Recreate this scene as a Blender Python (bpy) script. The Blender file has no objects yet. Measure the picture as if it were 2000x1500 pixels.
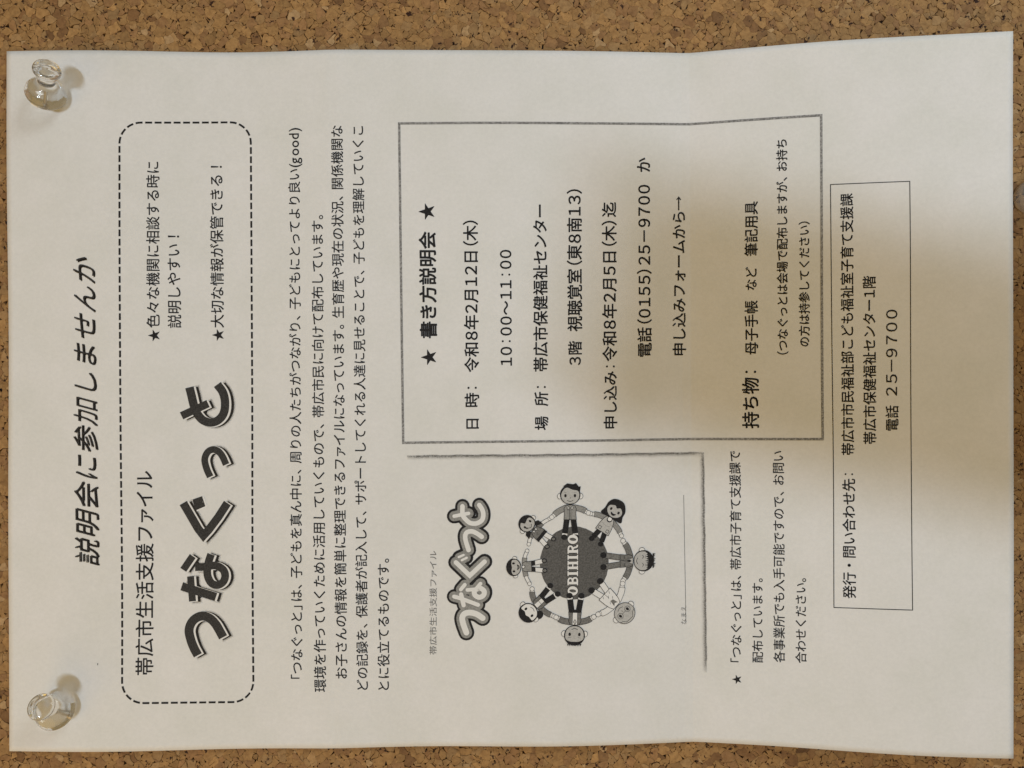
import bpy, bmesh, math, random
import numpy as np
from mathutils import Vector, Matrix

# ------------------------------------------------------------------ scene, camera, light
sc = bpy.context.scene
COL = sc.collection
MM = 0.001
CAM = [233.97077, -0.016621, 0.001702, 1.142107, -3.895296, 0.005268]
ZT = [0.7, 1.657, 0.237, 2.36, 2.247, 1.984, 0.414, 5.728, 11.32, 15.482]
ZB = [0.886, 1.858, 1.433, 2.062, 1.305, 2.394, 0.633, 4.165, 9.508, 13.841]
D0, TX, TY, X0, Y0, TH = CAM
cam_d = bpy.data.cameras.new("camera")
cam = bpy.data.objects.new("camera", cam_d)
COL.objects.link(cam)
cam.location = (0, 0, D0 * MM)
cam.matrix_world = Matrix.Translation((0, 0, D0 * MM)) @ Matrix.Rotation(TX, 4, 'Y') @ Matrix.Rotation(TY, 4, 'X')
cam_d.sensor_width = 36.0
cam_d.lens = 36.0 * 1501.0 / 2000.0
cam_d.clip_start = 0.002
cam_d.clip_end = 20.0
sc.camera = cam

world = bpy.data.worlds.new("World")
sc.world = world
world.use_nodes = True
bgn = world.node_tree.nodes["Background"]
bgn.inputs[0].default_value = (0.196, 0.136, 0.050, 1)
bgn.inputs[1].default_value = 1.0

def area(name, loc, target, sx, sy, power, color, roll=0.0):
    d = bpy.data.lights.new(name, 'AREA')
    d.shape = 'RECTANGLE'; d.size = sx; d.size_y = sy
    d.energy = power; d.color = color
    o = bpy.data.objects.new(name, d); COL.objects.link(o)
    o.location = loc
    q = (Vector(target) - Vector(loc)).to_track_quat('-Z', 'Y')
    o.rotation_euler = q.to_euler()
    return o
area("ceiling_lamp", (-0.36, -0.38, 2.10), (0, 0, 0), 0.36, 0.13, 17.8, (0.67, 0.815, 1.0))
area("window_light", (0.38, 0.46, 0.42), (0.1, 0.08, 0), 0.30, 0.24, 1.62, (0.84, 0.93, 1.0))
area("warm_room_lamp", (-0.42, -0.52, 0.44), (0, 0, 0), 0.90, 0.80, 2.25, (1.0, 0.64, 0.20))

sc.view_settings.view_transform = 'Standard'
sc.view_settings.look = 'None'
sc.view_settings.exposure = 0.04
sc.view_settings.gamma = 1.0

rng = random.Random(11)

# ------------------------------------------------------------------ materials
def mat(name):
    m = bpy.data.materials.new(name); m.use_nodes = True
    nt = m.node_tree
    b = nt.nodes["Principled BSDF"]
    return m, nt, b
def N(nt, t, **k):
    n = nt.nodes.new(t)
    for a, v in k.items(): setattr(n, a, v)
    return n
def noise(nt, scale, detail=3, rough=.55, coord='Object'):
    tc = N(nt, 'ShaderNodeTexCoord'); n = N(nt, 'ShaderNodeTexNoise')
    n.inputs['Scale'].default_value = scale; n.inputs['Detail'].default_value = detail
    n.inputs['Roughness'].default_value = rough
    nt.links.new(tc.outputs[coord], n.inputs['Vector'])
    return n
def ramp(nt, src, stops):
    r = N(nt, 'ShaderNodeValToRGB')
    e = r.color_ramp.elements
    while len(e) < len(stops): e.new(0.5)
    for k, (p, c) in enumerate(stops):
        e[k].position = p; e[k].color = (*c, 1) if len(c) == 3 else c
    nt.links.new(src, r.inputs[0]); return r

PAPER_C = (0.80, 0.79, 0.765)
def paper_material():
    m, nt, b = mat("white_copy_paper")
    big = noise(nt, 55, 3, .6)
    r = ramp(nt, big.outputs['Fac'], [(.3, (PAPER_C[0]*.945, PAPER_C[1]*.95, PAPER_C[2]*.935)), (.7, (PAPER_C[0]*1.015, PAPER_C[1]*1.01, PAPER_C[2]*1.02))])
    fine = noise(nt, 900, 4, .7)
    r2 = ramp(nt, fine.outputs['Fac'], [(.3, (.94, .94, .94)), (.7, (1.01, 1.01, 1.01))])
    mx = N(nt, 'ShaderNodeMix', data_type='RGBA', blend_type='MULTIPLY'); mx.inputs[0].default_value = 1
    nt.links.new(r.outputs[0], mx.inputs[6]); nt.links.new(r2.outputs[0], mx.inputs[7])
    nt.links.new(mx.outputs[2], b.inputs['Base Color'])
    b.inputs['Roughness'].default_value = .85; b.inputs['Specular IOR Level'].default_value = .25
    cock = noise(nt, 130, 4, .6)
    ad = N(nt, 'ShaderNodeMath', operation='MULTIPLY_ADD')
    ad.inputs[1].default_value = .12
    nt.links.new(fine.outputs['Fac'], ad.inputs[0]); nt.links.new(cock.outputs['Fac'], ad.inputs[2])
    bp = N(nt, 'ShaderNodeBump'); bp.inputs['Strength'].default_value = .5; bp.inputs['Distance'].default_value = .00022
    nt.links.new(ad.outputs[0], bp.inputs['Height']); nt.links.new(bp.outputs[0], b.inputs['Normal'])
    return m
M_PAPER = paper_material()

def ink_material(name, col, speckle=.0, scale=2600, light=(.5, .49, .47)):
    """toner: a flat grey with the grain of a photocopier halftone"""
    m, nt, b = mat(name)
    b.inputs['Roughness'].default_value = .7; b.inputs['Specular IOR Level'].default_value = .2
    n = noise(nt, scale, 2, .6)
    lo = tuple(c * (1 - speckle * .6) for c in col)
    hi = tuple(min(.8, c + speckle * (l - c)) for c, l in zip(col, light))
    r = ramp(nt, n.outputs['Fac'], [(.36, lo), (.66, hi)])
    nt.links.new(r.outputs[0], b.inputs['Base Color'])
    return m
M_BLACK = ink_material("black_toner", (.009, .008, .0085), .04)
M_TITLE = ink_material("soft_black_toner", (.022, .02, .02), .06)
M_LOGO = ink_material("logo_black_toner", (.026, .024, .022), .07, 3200)
M_GLOBE = ink_material("dark_halftone", (.090, .086, .080), .13, 2000)
M_DKGREY = ink_material("dark_grey_halftone", (.15, .145, .135), .22, 2400)
M_GREY = ink_material("grey_halftone", (.27, .265, .25), .22, 2400, (.6, .59, .56))
M_LIGHT = ink_material("light_halftone", (.50, .49, .465), .2, 2400, (.7, .69, .66))
M_BLANK = ink_material("unprinted_paper", (.79, .78, .755), .0)
M_RIM = ink_material("paper_rim", (.80, .79, .765), .0)
M_FRAME = ink_material("frame_halftone", (.24, .235, .23), .6, 1700)

def soft_material(name):
    """print that fades out as loose dots; the attribute 'ink' is the density of the dots"""
    m, nt, b = mat(name)
    b.inputs['Roughness'].default_value = .8; b.inputs['Specular IOR Level'].default_value = .2
    b.inputs['Base Color'].default_value = (.06, .056, .052, 1)
    at = N(nt, 'ShaderNodeAttribute', attribute_name='ink')
    tc = N(nt, 'ShaderNodeTexCoord'); w = N(nt, 'ShaderNodeTexNoise')
    w.inputs['Scale'].default_value = 3400; w.inputs['Detail'].default_value = 1
    nt.links.new(tc.outputs['Object'], w.inputs['Vector'])
    mr = N(nt, 'ShaderNodeMapRange'); mr.inputs[1].default_value = .30; mr.inputs[2].default_value = .70; mr.inputs[3].default_value = .45; mr.inputs[4].default_value = 1.45
    nt.links.new(w.outputs['Fac'], mr.inputs[0])
    sm = N(nt, 'ShaderNodeMath', operation='MULTIPLY', use_clamp=True); nt.links.new(at.outputs['Fac'], sm.inputs[0]); nt.links.new(mr.outputs[0], sm.inputs[1])
    tr = N(nt, 'ShaderNodeBsdfTransparent'); mix = N(nt, 'ShaderNodeMixShader')
    nt.links.new(sm.outputs[0], mix.inputs[0]); nt.links.new(tr.outputs[0], mix.inputs[1]); nt.links.new(b.outputs[0], mix.inputs[2])
    nt.links.new(mix.outputs[0], nt.nodes['Material Output'].inputs['Surface'])
    return m
M_SOFT = soft_material("fading_halftone")

def cork_material(name, dark=1.0):
    m, nt, b = mat(name)
    at = N(nt, 'ShaderNodeAttribute', attribute_name='tone')
    n1 = noise(nt, 700, 4, .65)
    r1 = ramp(nt, n1.outputs['Fac'], [(.25, (.66, .60, .54)), (.55, (1.0, 1.0, 1.0)), (.8, (1.2, 1.2, 1.18))])
    mx = N(nt, 'ShaderNodeMix', data_type='RGBA', blend_type='MULTIPLY'); mx.inputs[0].default_value = 1
    nt.links.new(at.outputs['Color'], mx.inputs[6]); nt.links.new(r1.outputs[0], mx.inputs[7])
    # small dark bark flecks
    n2 = noise(nt, 420, 3, .7)
    r2 = ramp(nt, n2.outputs['Fac'], [(.34, (.10, .055, .04)), (.385, (1, 1, 1))])
    mx2 = N(nt, 'ShaderNodeMix', data_type='RGBA', blend_type='MULTIPLY'); mx2.inputs[0].default_value = 1.0
    nt.links.new(mx.outputs[2], mx2.inputs[6]); nt.links.new(r2.outputs[0], mx2.inputs[7])
    nt.links.new(mx2.outputs[2], b.inputs['Base Color'])
    b.inputs['Roughness'].default_value = .75; b.inputs['Specular IOR Level'].default_value = .3
    bp = N(nt, 'ShaderNodeBump'); bp.inputs['Strength'].default_value = .6; bp.inputs['Distance'].default_value = .00025
    nt.links.new(n1.outputs['Fac'], bp.inputs['Height']); nt.links.new(bp.outputs[0], b.inputs['Normal'])
    return m
M_CORK = cork_material("cork_grain")
m, nt, b = mat("cork_binder"); b.inputs['Base Color'].default_value = (.085, .045, .02, 1); b.inputs['Roughness'].default_value = .9
nb = noise(nt, 600, 3); rb = ramp(nt, nb.outputs['Fac'], [(.3, (.010, .005, .003)), (.7, (.03, .015, .008))]); nt.links.new(rb.outputs[0], b.inputs['Base Color'])
M_BINDER = m

m, nt, b = mat("clear_plastic")
b.inputs['Base Color'].default_value = (1.0, 1.0, .99, 1)
b.inputs['Roughness'].default_value = .02; b.inputs['IOR'].default_value = 1.49
b.inputs['Transmission Weight'].default_value = .94
M_CLEAR = m
m, nt, b = mat("brightened_clear_plastic")  # milky cream tint stands in for highlights and bright refraction in the clear pin
b.inputs['Base Color'].default_value = (.93, .91, .82, 1)
b.inputs['Roughness'].default_value = .05; b.inputs['IOR'].default_value = 1.49
b.inputs['Transmission Weight'].default_value = .78
M_BRIGHTENED = m
m, nt, b = mat("steel_needle")
b.inputs['Base Color'].default_value = (.62, .56, .45, 1); b.inputs['Metallic'].default_value = 1; b.inputs['Roughness'].default_value = .3
M_STEEL = m
m, nt, b = mat("dark_phone_shell")
b.inputs['Base Color'].default_value = (.02, .02, .022, 1); b.inputs['Roughness'].default_value = .35
M_SHELL = m
m, nt, b = mat("phone_lens_glass")
b.inputs['Base Color'].default_value = (.01, .01, .015, 1); b.inputs['Roughness'].default_value = .05
M_LENS = m

# ------------------------------------------------------------------ helpers
def link(o, parent=None):
    COL.objects.link(o)
    if parent is not None:
        o.parent = parent
        o.matrix_parent_inverse = parent.matrix_world.inverted()
    return o
def thing(o, label, cat, group=None):
    o['label'] = label; o['category'] = cat
    if group: o['group'] = group
    return o
def mesh_obj(name, verts, faces, mats, parent=None, fmat=None, smooth=False, attr=None):
    me = bpy.data.meshes.new(name)
    me.from_pydata([tuple(v) for v in verts], [], [tuple(f) for f in faces])
    for mm_ in mats: me.materials.append(mm_)
    if fmat is not None: me.polygons.foreach_set('material_index', fmat)
    if smooth: me.polygons.foreach_set('use_smooth', [True] * len(me.polygons))
    if attr is not None:
        nm, vals = attr
        a = me.attributes.new(nm, 'FLOAT', 'POINT'); a.data.foreach_set('value', vals)
    me.update()
    return link(bpy.data.objects.new(name, me), parent)

# ------------------------------------------------------------------ the sheet of paper as a surface
U = np.array([0, 35, 70, 97.5, 130, 165, 206, 230, 262, 297.])
SEG = [(0, 4), (3, 7), (6, 10)]
def nspl(x, y, u):
    m_ = len(x); h = np.diff(x); A = np.eye(m_); bb = np.zeros(m_)
    for i in range(1, m_ - 1):
        A[i, i-1] = h[i-1]; A[i, i] = 2*(h[i-1]+h[i]); A[i, i+1] = h[i]
        bb[i] = 6*((y[i+1]-y[i])/h[i] - (y[i]-y[i-1])/h[i-1])
    Mm = np.linalg.solve(A, bb); k = np.clip(np.searchsorted(x, u)-1, 0, m_-2)
    t = u-x[k]; g = x[k+1]-u; H = h[k]
    return Mm[k]*g**3/(6*H)+Mm[k+1]*t**3/(6*H)+(y[k]/H-Mm[k]*H/6)*g+(y[k+1]/H-Mm[k+1]*H/6)*t
def height(z, u):
    z = np.array(z); u = np.clip(np.asarray(u, float), 0, 297); r = np.zeros_like(u)
    for a, b_ in SEG:
        k = (u >= U[a]) & (u <= U[b_-1]); r[k] = nspl(U[a:b_], z[a:b_], u[k])
    return r
US = np.linspace(0, 297, 595)
_zm = (height(ZT, US) + height(ZB, US)) / 2
_zs = np.gradient(_zm, US)
XS = np.concatenate([[0], np.cumsum(np.sqrt(np.maximum(0, 1-((_zs[1:]+_zs[:-1])/2)**2))*np.diff(US))])
_r = np.random.RandomState(5)
WAVES = [(_r.uniform(45, 110), _r.uniform(0, math.pi), _r.uniform(0, 6.28), _r.uniform(.03, .09)) for _ in range(9)]
def sheet(u, v, off=0.0):
    """u: mm down the page, v: mm leftwards across the page -> metres in the scene"""
    u = np.asarray(u, float); v = np.asarray(v, float)
    X = np.interp(u, US, XS) - 148.5; Y = 105 - v
    w = v/210
    Z = 0
    for du_, wt_ in ((-3, .12), (-1.5, .23), (0, .30), (1.5, .23), (3, .12)):      # paper does not fold sharper than this
        Z = Z + wt_*(height(ZT, u+du_)*(1-w) + height(ZB, u+du_)*w)
    for L, a, ph, amp in WAVES:
        Z = Z + amp*np.sin((u*math.cos(a)+v*math.sin(a))*2*math.pi/L + ph)
    for f, wd, amp in ((97.5, .9, -.05), (206, .8, -.06), (203.5, .6, -.03)):
        Z = Z + amp*np.exp(-((u-f)/wd)**2)
    c, s = math.cos(TH), math.sin(TH)
    return np.stack([X0 + c*X - s*Y, Y0 + s*X + c*Y, Z + off], -1) * MM

us = np.unique(np.concatenate([np.linspace(0, 297, 180), np.linspace(95, 100, 16), np.linspace(201, 209, 24)]))
vs = np.linspace(0, 210, 120)
ug, vg = np.meshgrid(us, vs, indexing='ij')
nu, nv = len(us), len(vs)
topv = sheet(ug.ravel(), vg.ravel()); botv = sheet(ug.ravel(), vg.ravel(), -.11)
verts = np.concatenate([topv, botv]); faces = []
n0 = nu*nv
for i in range(nu-1):
    for j in range(nv-1):
        a = i*nv+j
        faces.append((a, a+1, a+nv+1, a+nv)[::-1]); faces.append((n0+a, n0+a+nv, n0+a+nv+1, n0+a+1)[::-1])
for i in range(nu-1):
    for j, s in ((0, 1), (nv-1, -1)):
        a = i*nv+j; f = (a, a+nv, n0+a+nv, n0+a); faces.append(f[::-1] if s > 0 else f)
for j in range(nv-1):
    for i, s in ((0, 1), (nu-1, -1)):
        a = i*nv+j; f = (a, n0+a, n0+a+1, a+1); faces.append(f[::-1] if s > 0 else f)
flyer = mesh_obj("flyer", verts, faces, [M_PAPER], smooth=False)
flyer.data.polygons.foreach_set('use_smooth', [k < 2*(nu-1)*(nv-1) for k in range(len(faces))])
thing(flyer, "white printed paper flyer with Japanese text, turned sideways and pinned to the cork board", "flyer")

BASE = .06     # the print lies this many mm above the sheet
# ------------------------------------------------------------------ lettering
TEXT = [
('説明会に参加しませんか', 23.57, 154.47, 23.05, 62.01, -0.012, {'shear': 0.25, 'hs': 0.93, 'shadow': 1, 'name': 'title'}),
('★', 43.86, 87.35, 43.88, 83.86, 0, {}),
('色々な機関に相談する時に', 43.67, 83.25, 43.59, 33.33, 0.0, {}),
('説明しやすい！', 49.96, 83.36, 49.66, 55.51, 0.0, {}),
('★', 62.64, 87.24, 62.65, 83.73, 0, {}),
('大切な情報が保管できる！', 62.5, 83.27, 62.32, 34.37, 0.0, {}),
('帯広市生活支援ファイル', 40.65, 187.32, 40.87, 126.25, 0.0, {}),
('「つなぐっと」は、子どもを真ん中に、周りの人たちがつながり、子どもにとってより良い(good)', 86.45, 189.08, 86.22, 23.17, 0, {}),
('環境を作っていくために活用していくもので、帯広市民に向けて配布しています。', 93.1, 193.06, 92.94, 49.58, 0, {}),
('お子さんの情報を簡単に整理できるファイルになっています。生育歴や現在の状況、関係機関な', 99.51, 189.09, 99.01, 22.72, 0, {}),
('どの記録を、保護者が記入して、サポートしてくれる人達に見せることで、子どもを理解していくこ', 105.76, 192.64, 105.3, 22.88, 0, {}),
('とに役立てるものです。', 112.09, 192.8, 112.25, 153.12, 0, {}),
('★', 126.17, 94.88, 126.2, 90.17, 0, {}),
('書き方説明会', 126.22, 86.81, 126.01, 54.68, 0.015, {}),
('★', 125.8, 51.13, 125.82, 46.19, 0, {}),
('日', 139.35, 114.18, 139.36, 111.17, 0.006, {}),
('時：', 139.16, 107.61, 139.2, 101.51, 0.006, {}),
('令和８年２月１２日（木）', 139.19, 97.11, 139.03, 51.39, 0.006, {}),
('１０：００～１１：００', 149.64, 95.2, 149.61, 60.23, 0.006, {}),
('場', 160.17, 114.68, 160.19, 110.51, 0.006, {}),
('所：', 160.15, 107.42, 160.12, 101.39, 0.006, {}),
('帯広市保健福祉センター', 159.99, 97.03, 160.01, 46.57, 0.006, {}),
('３階', 170.38, 95.15, 170.42, 87.87, 0.006, {}),
('視聴覚室（東８南１３）', 170.37, 84.96, 170.52, 41.86, 0.006, {}),
('申し込み：', 181.02, 114.33, 181.05, 95.27, 0.006, {}),
('令和８年２月５日（木）迄', 180.95, 94.03, 181.11, 45.7, 0.006, {}),
('電話（０１５５）２５－９７００', 191.67, 92.66, 191.79, 40.36, 0.006, {}),
('か', 191.69, 36.47, 191.72, 32.13, 0.006, {}),
('申し込みフォームから', 202.43, 92.22, 202.46, 48.54, 0.006, {}),
('→', 202.45, 48.07, 202.47, 43.83, 0.006, {}),
('持ち物：', 223.43, 114.49, 223.49, 97.1, 0.006, {}),
('母子手帳', 223.81, 92.24, 223.79, 75.99, 0.004, {}),
('など', 223.73, 72.8, 223.76, 65.87, 0.004, {}),
('筆記用具', 223.77, 62.59, 223.8, 46.25, 0.004, {}),
('（つなぐっとは会場で配布しますが、お持ち', 232.79, 92.35, 232.61, 28.17, 0.004, {}),
('の方は持参してください）', 238.93, 90.03, 238.95, 52.86, 0.004, {}),
('★', 219.04, 191.82, 219.05, 189.03, 0, {}),
('「つなぐっと」は、帯広市子育て支援課で', 218.92, 185.2, 218.77, 121.3, 0, {}),
('配布しています。', 225.26, 185.07, 225.2, 159.59, 0, {}),
('各事業所でも入手可能ですので、お問い', 231.58, 184.76, 231.25, 121.19, 0, {}),
('合わせください。', 237.83, 184.66, 237.74, 159.16, 0, {}),
('発行・問い合わせ先：', 251.58, 164.76, 251.26, 127.63, 0.002, {}),
('帯広市市民福祉部こども福祉室子育て支援課', 251.07, 122.25, 250.89, 45.11, 0.002, {}),
('帯広市保健福祉センター１階', 257.26, 118.95, 257.11, 69.57, 0.002, {}),
('電話', 263.48, 115.01, 263.49, 107.62, 0.002, {}),
('２５－９７００', 263.38, 104.8, 263.39, 79.55, 0.01, {'wide': 1, 'hs': 1.08}),
('帯広市生活支援ファイル', 127.08, 182.23, 127.25, 150.95, 0.002, {'grey': 1, 'hs': 0.82}),
('なまえ', 203.21, 174.02, 203.18, 168.49, -0.004, {'grey': 1})
]
_glyph = {}
def glyph(ch, off):
    key = (ch, off)
    if key in _glyph: return _glyph[key]
    if ch == '：':
        pts, fs = [], []
        for cy in (.13, .60):
            k = len(pts); r_ = .055 + off
            pts += [(.5+r_*math.cos(t*math.pi/4+.39), cy+r_*math.sin(t*math.pi/4+.39)) for t in range(8)]; fs.append(tuple(range(k, k+8)))
        _glyph[key] = (np.array(pts), fs); return _glyph[key]
    if ch == '→':
        a = .028 + off
        pts = [(.04, .38-a), (.93, .38-a), (.93, .38+a), (.04, .38+a), (.97, .38), (.78, .53), (.75, .50), (.90, .38), (.75, .26), (.78, .23)]
        _glyph[key] = (np.array(pts), [(0, 1, 2, 3), (4, 5, 6, 7), (4, 7, 8, 9)]); return _glyph[key]
    cu = bpy.data.curves.new('g', 'FONT'); cu.body = ch; cu.resolution_u = 3; cu.offset = off
    ob = bpy.data.objects.new('g', cu); COL.objects.link(ob)
    dg = bpy.context.evaluated_depsgraph_get(); dg.update()
    me = bpy.data.meshes.new_from_object(ob.evaluated_get(dg))
    n = len(me.vertices); co = np.zeros(n*3); me.vertices.foreach_get('co', co)
    fs = [tuple(p.vertices) for p in me.polygons]
    bpy.data.objects.remove(ob); bpy.data.meshes.remove(me); bpy.data.curves.remove(cu)
    _glyph[key] = (co.reshape(-1, 3)[:, :2], fs)
    return _glyph[key]
ASCII_W = {'g': .60, 'o': .62, 'd': .62, '(': .34, ')': .34}
def advance(ch):
    if ch in '０１２３４５６７８９': return .73, -.135
    if ch == '：': return .60, -.20
    if ch == '（': return .52, -.46
    if ch == '）': return .52, -.02
    if ch == '「': return .60, -.38
    if ch == '」': return .62, 0.0
    if ch in '、。': return .82, 0.0
    if ch == '！': return 1.0, .22
    if ch == 'ァ': return .86, -.06
    if ch == 'っ': return .92, -.04
    return 1.0, 0.0
def set_text(s, off, shear=0.0, wide=False):
    bold, off = (off, 0.0) if off >= 0 else (0.0, off)
    P_, F_ = [], []; x = 0; n = 0
    for ch in s:
        if ch in ASCII_W:
            c, f = glyph(ch, off); a, dx = ASCII_W[ch], 0.0
            c = c * [1.06, 1.10]
        else:
            c, f = glyph(ch, off); a, dx = (1.0, 0.0) if wide else advance(ch)
        if wide and len(c): c = (c - [.5, 0])*[1.28, 1] + [.5, 0]
        if len(c):
            c = c + [x + dx, 0.0]; P_.append(c); F_ += [tuple(i + n for i in q) for q in f]; n += len(c)
        x += a
    P_ = np.concatenate(P_)
    P_[:, 0] += shear * P_[:, 1]
    if bold > .001:      # heavier weight: the same outlines overprinted with a small spread
        k = 8 if bold > .012 else 4; n = len(P_); B_, G_ = [], []
        for t in range(k):
            a = 2*math.pi*(t+.5)/k
            B_.append(P_ + [bold*math.cos(a), bold*math.sin(a)]); G_ += [tuple(i + t*n for i in q) for q in F_]
        P_, F_ = np.concatenate(B_), G_
    return P_, F_
def to_page(P_, u0, v0, u1, v1, hs=1.0, du=0.0, dv=0.0):
    """ink box of the line: starts at (u0,v0), ends at (u1,v1), centred on that line"""
    lo, hi = P_.min(0), P_.max(0)
    W = hi[0] - lo[0]; s = (v0 - v1) / W
    ylo, yhi = lo[1], hi[1]
    t = (P_[:, 0] - lo[0]) / W
    yc = (ylo + yhi) / 2
    u = u0 + (u1 - u0) * t - (P_[:, 1] - yc) * s * hs + du
    v = v0 - (P_[:, 0] - lo[0]) * s + (P_[:, 1] - yc) * hs * s * (u1 - u0) / max(1e-6, (v0 - v1)) + dv
    return u, v, s
def soft_copy(name, u, v, F_, parent, mm_, dens, off):
    return mesh_obj(name, sheet(u, v, off), F_, [mm_], parent, attr=('ink', [dens]*len(u)))
LINE_H = {'→': .5}
for (s, u0, v0, u1, v1, bold, o) in TEXT:
    P_, F_ = set_text(s, bold + (.011 if not o else 0), o.get('shear', 0), bool(o.get('wide')))
    if o.get('name') == 'title':
        u, v, k = to_page(P_, u0, v0, u1, v1, o['hs'])
        # loose grey drop shadow printed behind the heading
        for q, (bo, a, b2, dens) in enumerate(((.020, .46, .10, .020), (-.004, .44, .08, .16), (-.010, .34, .06, .16))):
            Q_, G_ = set_text(s, bo, o['shear'])
            uu, vv, _ = to_page(Q_, u0, v0, u1, v1, o['hs'], a, b2)
            soft_copy("lettering_shadow", uu, vv, G_, flyer, M_SOFT, dens, BASE + .004*q)
        mesh_obj("heading_lettering", sheet(u, v, BASE + .018), F_, [M_TITLE], flyer)
        continue
    u, v, k = to_page(P_, u0, v0, u1, v1, o.get('hs', 1.0))
    lift = BASE + .0006*(np.arange(len(u)) // max(1, len(u)//(8 if bold > .012 else 4)))
    mesh_obj("text_line", sheet(u, v, lift), F_, [M_DKGREY if o.get('grey') else M_BLACK], flyer)

# ------------------------------------------------------------------ drawing tools on the page
class Ink:
    def __init__(self, plane=None, base=BASE, gap=.0015):
        self.plane, self.base, self.gap = plane, base, gap
        self.v = []; self.f = []; self.m = []; self.mats = []; self.n = 0; self.dens = []; self.lay = 0
    def mi(self, m_):
        if m_ not in self.mats: self.mats.append(m_)
        return self.mats.index(m_)
    def add(self, uv, faces, m_, dens=1.0):
        uv = np.asarray(uv, float); self.lay += 1
        z = self.base + self.gap*self.lay
        if self.plane is None: p = sheet(uv[:, 0], uv[:, 1], z)
        else:      # small drawings are printed on the local tangent plane of the sheet, so that their layers stay in order
            (a, b_) = self.plane; e = 4.0
            o_ = sheet([a, a+e, a-e, a, a], [b_, b_, b_, b_+e, b_-e])
            du_ = (o_[1]-o_[2])/(2*e); dv_ = (o_[3]-o_[4])/(2*e); c_ = (o_[0]*2+o_[1]+o_[2]+o_[3]+o_[4])/6
            p = c_ + (uv[:, :1]-a)*du_ + (uv[:, 1:2]-b_)*dv_ + np.array([0, 0, z*MM])
        self.v.append(p); k = self.mi(m_)
        for f in faces: self.f.append(tuple(i + self.n for i in f)); self.m.append(k)
        d = dens if hasattr(dens, '__len__') else [dens]*len(uv)
        self.dens += list(d); self.n += len(uv)
    def build(self, name, parent):
        v_ = np.concatenate(self.v)
        o = mesh_obj(name, v_, self.f, self.mats, parent, fmat=self.m, attr=('ink', self.dens))
        bm = bmesh.new(); bm.from_mesh(o.data)
        bad = [f for f in bm.faces if f.normal.z < 0]
        bmesh.ops.reverse_faces(bm, faces=bad); bm.to_mesh(o.data); bm.free()
        return o
def smooth_path(pts, k=8):
    pts = [np.array(p, float) for p in pts]; n = len(pts)
    if n < 3: return pts
    closed = np.allclose(pts[0], pts[-1]); out = []
    for i in range(n-1):
        p1, p2 = pts[i], pts[i+1]
        p0 = pts[i-1] if i > 0 else (pts[-2] if closed else 2*p1-p2)
        p3 = pts[i+2] if i+2 < n else (pts[1] if closed else 2*p2-p1)
        for j in range(k):
            t = j/k
            out.append(.5*((2*p1)+(-p0+p2)*t+(2*p0-5*p1+4*p2-p3)*t*t+(-p0+3*p1-3*p2+p3)*t**3))
    out.append(pts[-1]); return out
def resample(pts, step):
    out = [np.array(pts[0], float)]
    for a, b_ in zip(pts[:-1], pts[1:]):
        a = np.array(a, float); b_ = np.array(b_, float); L = np.linalg.norm(b_-a); n = max(1, int(L/step))
        out += [a+(b_-a)*k/n for k in range(1, n+1)]
    return out
def strip(ink, pts, w, m_, caps='square', dens=1.0, du=0, dv=0, sharp=False):
    pts = [np.array(p, float)+[du, dv] for p in pts]
    pts = [p for k, p in enumerate(pts) if k == 0 or np.linalg.norm(p-pts[k-1]) > 1e-5]
    n = len(pts); L_, R_ = [], []
    for i, p in enumerate(pts):
        d0 = p-pts[i-1] if i else pts[1]-pts[0]
        d1 = pts[i+1]-p if i < n-1 else d0
        d0 = d0/np.linalg.norm(d0); d1 = d1/np.linalg.norm(d1)
        t = d0+d1; l = np.linalg.norm(t); t = t/l if l > 1e-6 else d0
        nrm = np.array([-t[1], t[0]]); c = max(.45, float(np.dot(t, d0)))
        L_.append(p+nrm*w/2/c); R_.append(p-nrm*w/2/c)
    if caps == 'round':
        verts_, faces_ = [], []
        for a, c in zip(L_, R_): verts_ += [a, c]
        faces_ = [(2*i, 2*i+1, 2*i+3, 2*i+2) for i in range(n-1)]
        for e, (p, q) in ((0, (pts[0], pts[1])), (n-1, (pts[-1], pts[-2]))):
            d = p-q; ang = math.atan2(d[1], d[0]); base = len(verts_); verts_.append(p)
            ring = [p+np.array([math.cos(ang-math.pi/2+math.pi*k/8), math.sin(ang-math.pi/2+math.pi*k/8)])*w/2 for k in range(9)]
            verts_ += ring; faces_ += [(base, base+1+k, base+2+k) for k in range(8)]
        ink.add(verts_, faces_, m_, dens)
    else:
        verts_ = []
        for a, c in zip(L_, R_): verts_ += [a, c]
        ink.add(verts_, [(2*i, 2*i+1, 2*i+3, 2*i+2) for i in range(n-1)], m_, dens)
def disc(ink, c, r, m_, ry=None, ang=0.0, rings=1, n=24, dens=1.0, jit=0.0):
    ry = ry or r; vs_ = [np.array(c, float)]; fs_ = []
    for k in range(1, rings+1):
        for j in range(n):
            t = 2*math.pi*j/n; q = k/rings * (1 + (rng.uniform(-jit, jit) if k == rings else 0))
            x, y = r*q*math.cos(t), ry*q*math.sin(t)
            vs_.append(np.array(c)+[x*math.cos(ang)-y*math.sin(ang), x*math.sin(ang)+y*math.cos(ang)])
    for j in range(n): fs_.append((0, 1+j, 1+(j+1) % n))
    for k in range(1, rings):
        for j in range(n):
            a = 1+(k-1)*n; b_ = a+n; fs_.append((a+j, b_+j, b_+(j+1) % n, a+(j+1) % n))
    ink.add(vs_, fs_, m_, dens)
def poly(ink, pts, m_, dens=1.0):
    from mathutils.geometry import tessellate_polygon
    t = tessellate_polygon([[Vector((p[0], p[1], 0)) for p in pts]])
    ink.add(pts, [tuple(f) for f in t], m_, dens)
def line(ink, pts, w, m_=None, caps='round'): strip(ink, pts, w, m_ or M_BLACK, caps)
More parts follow.
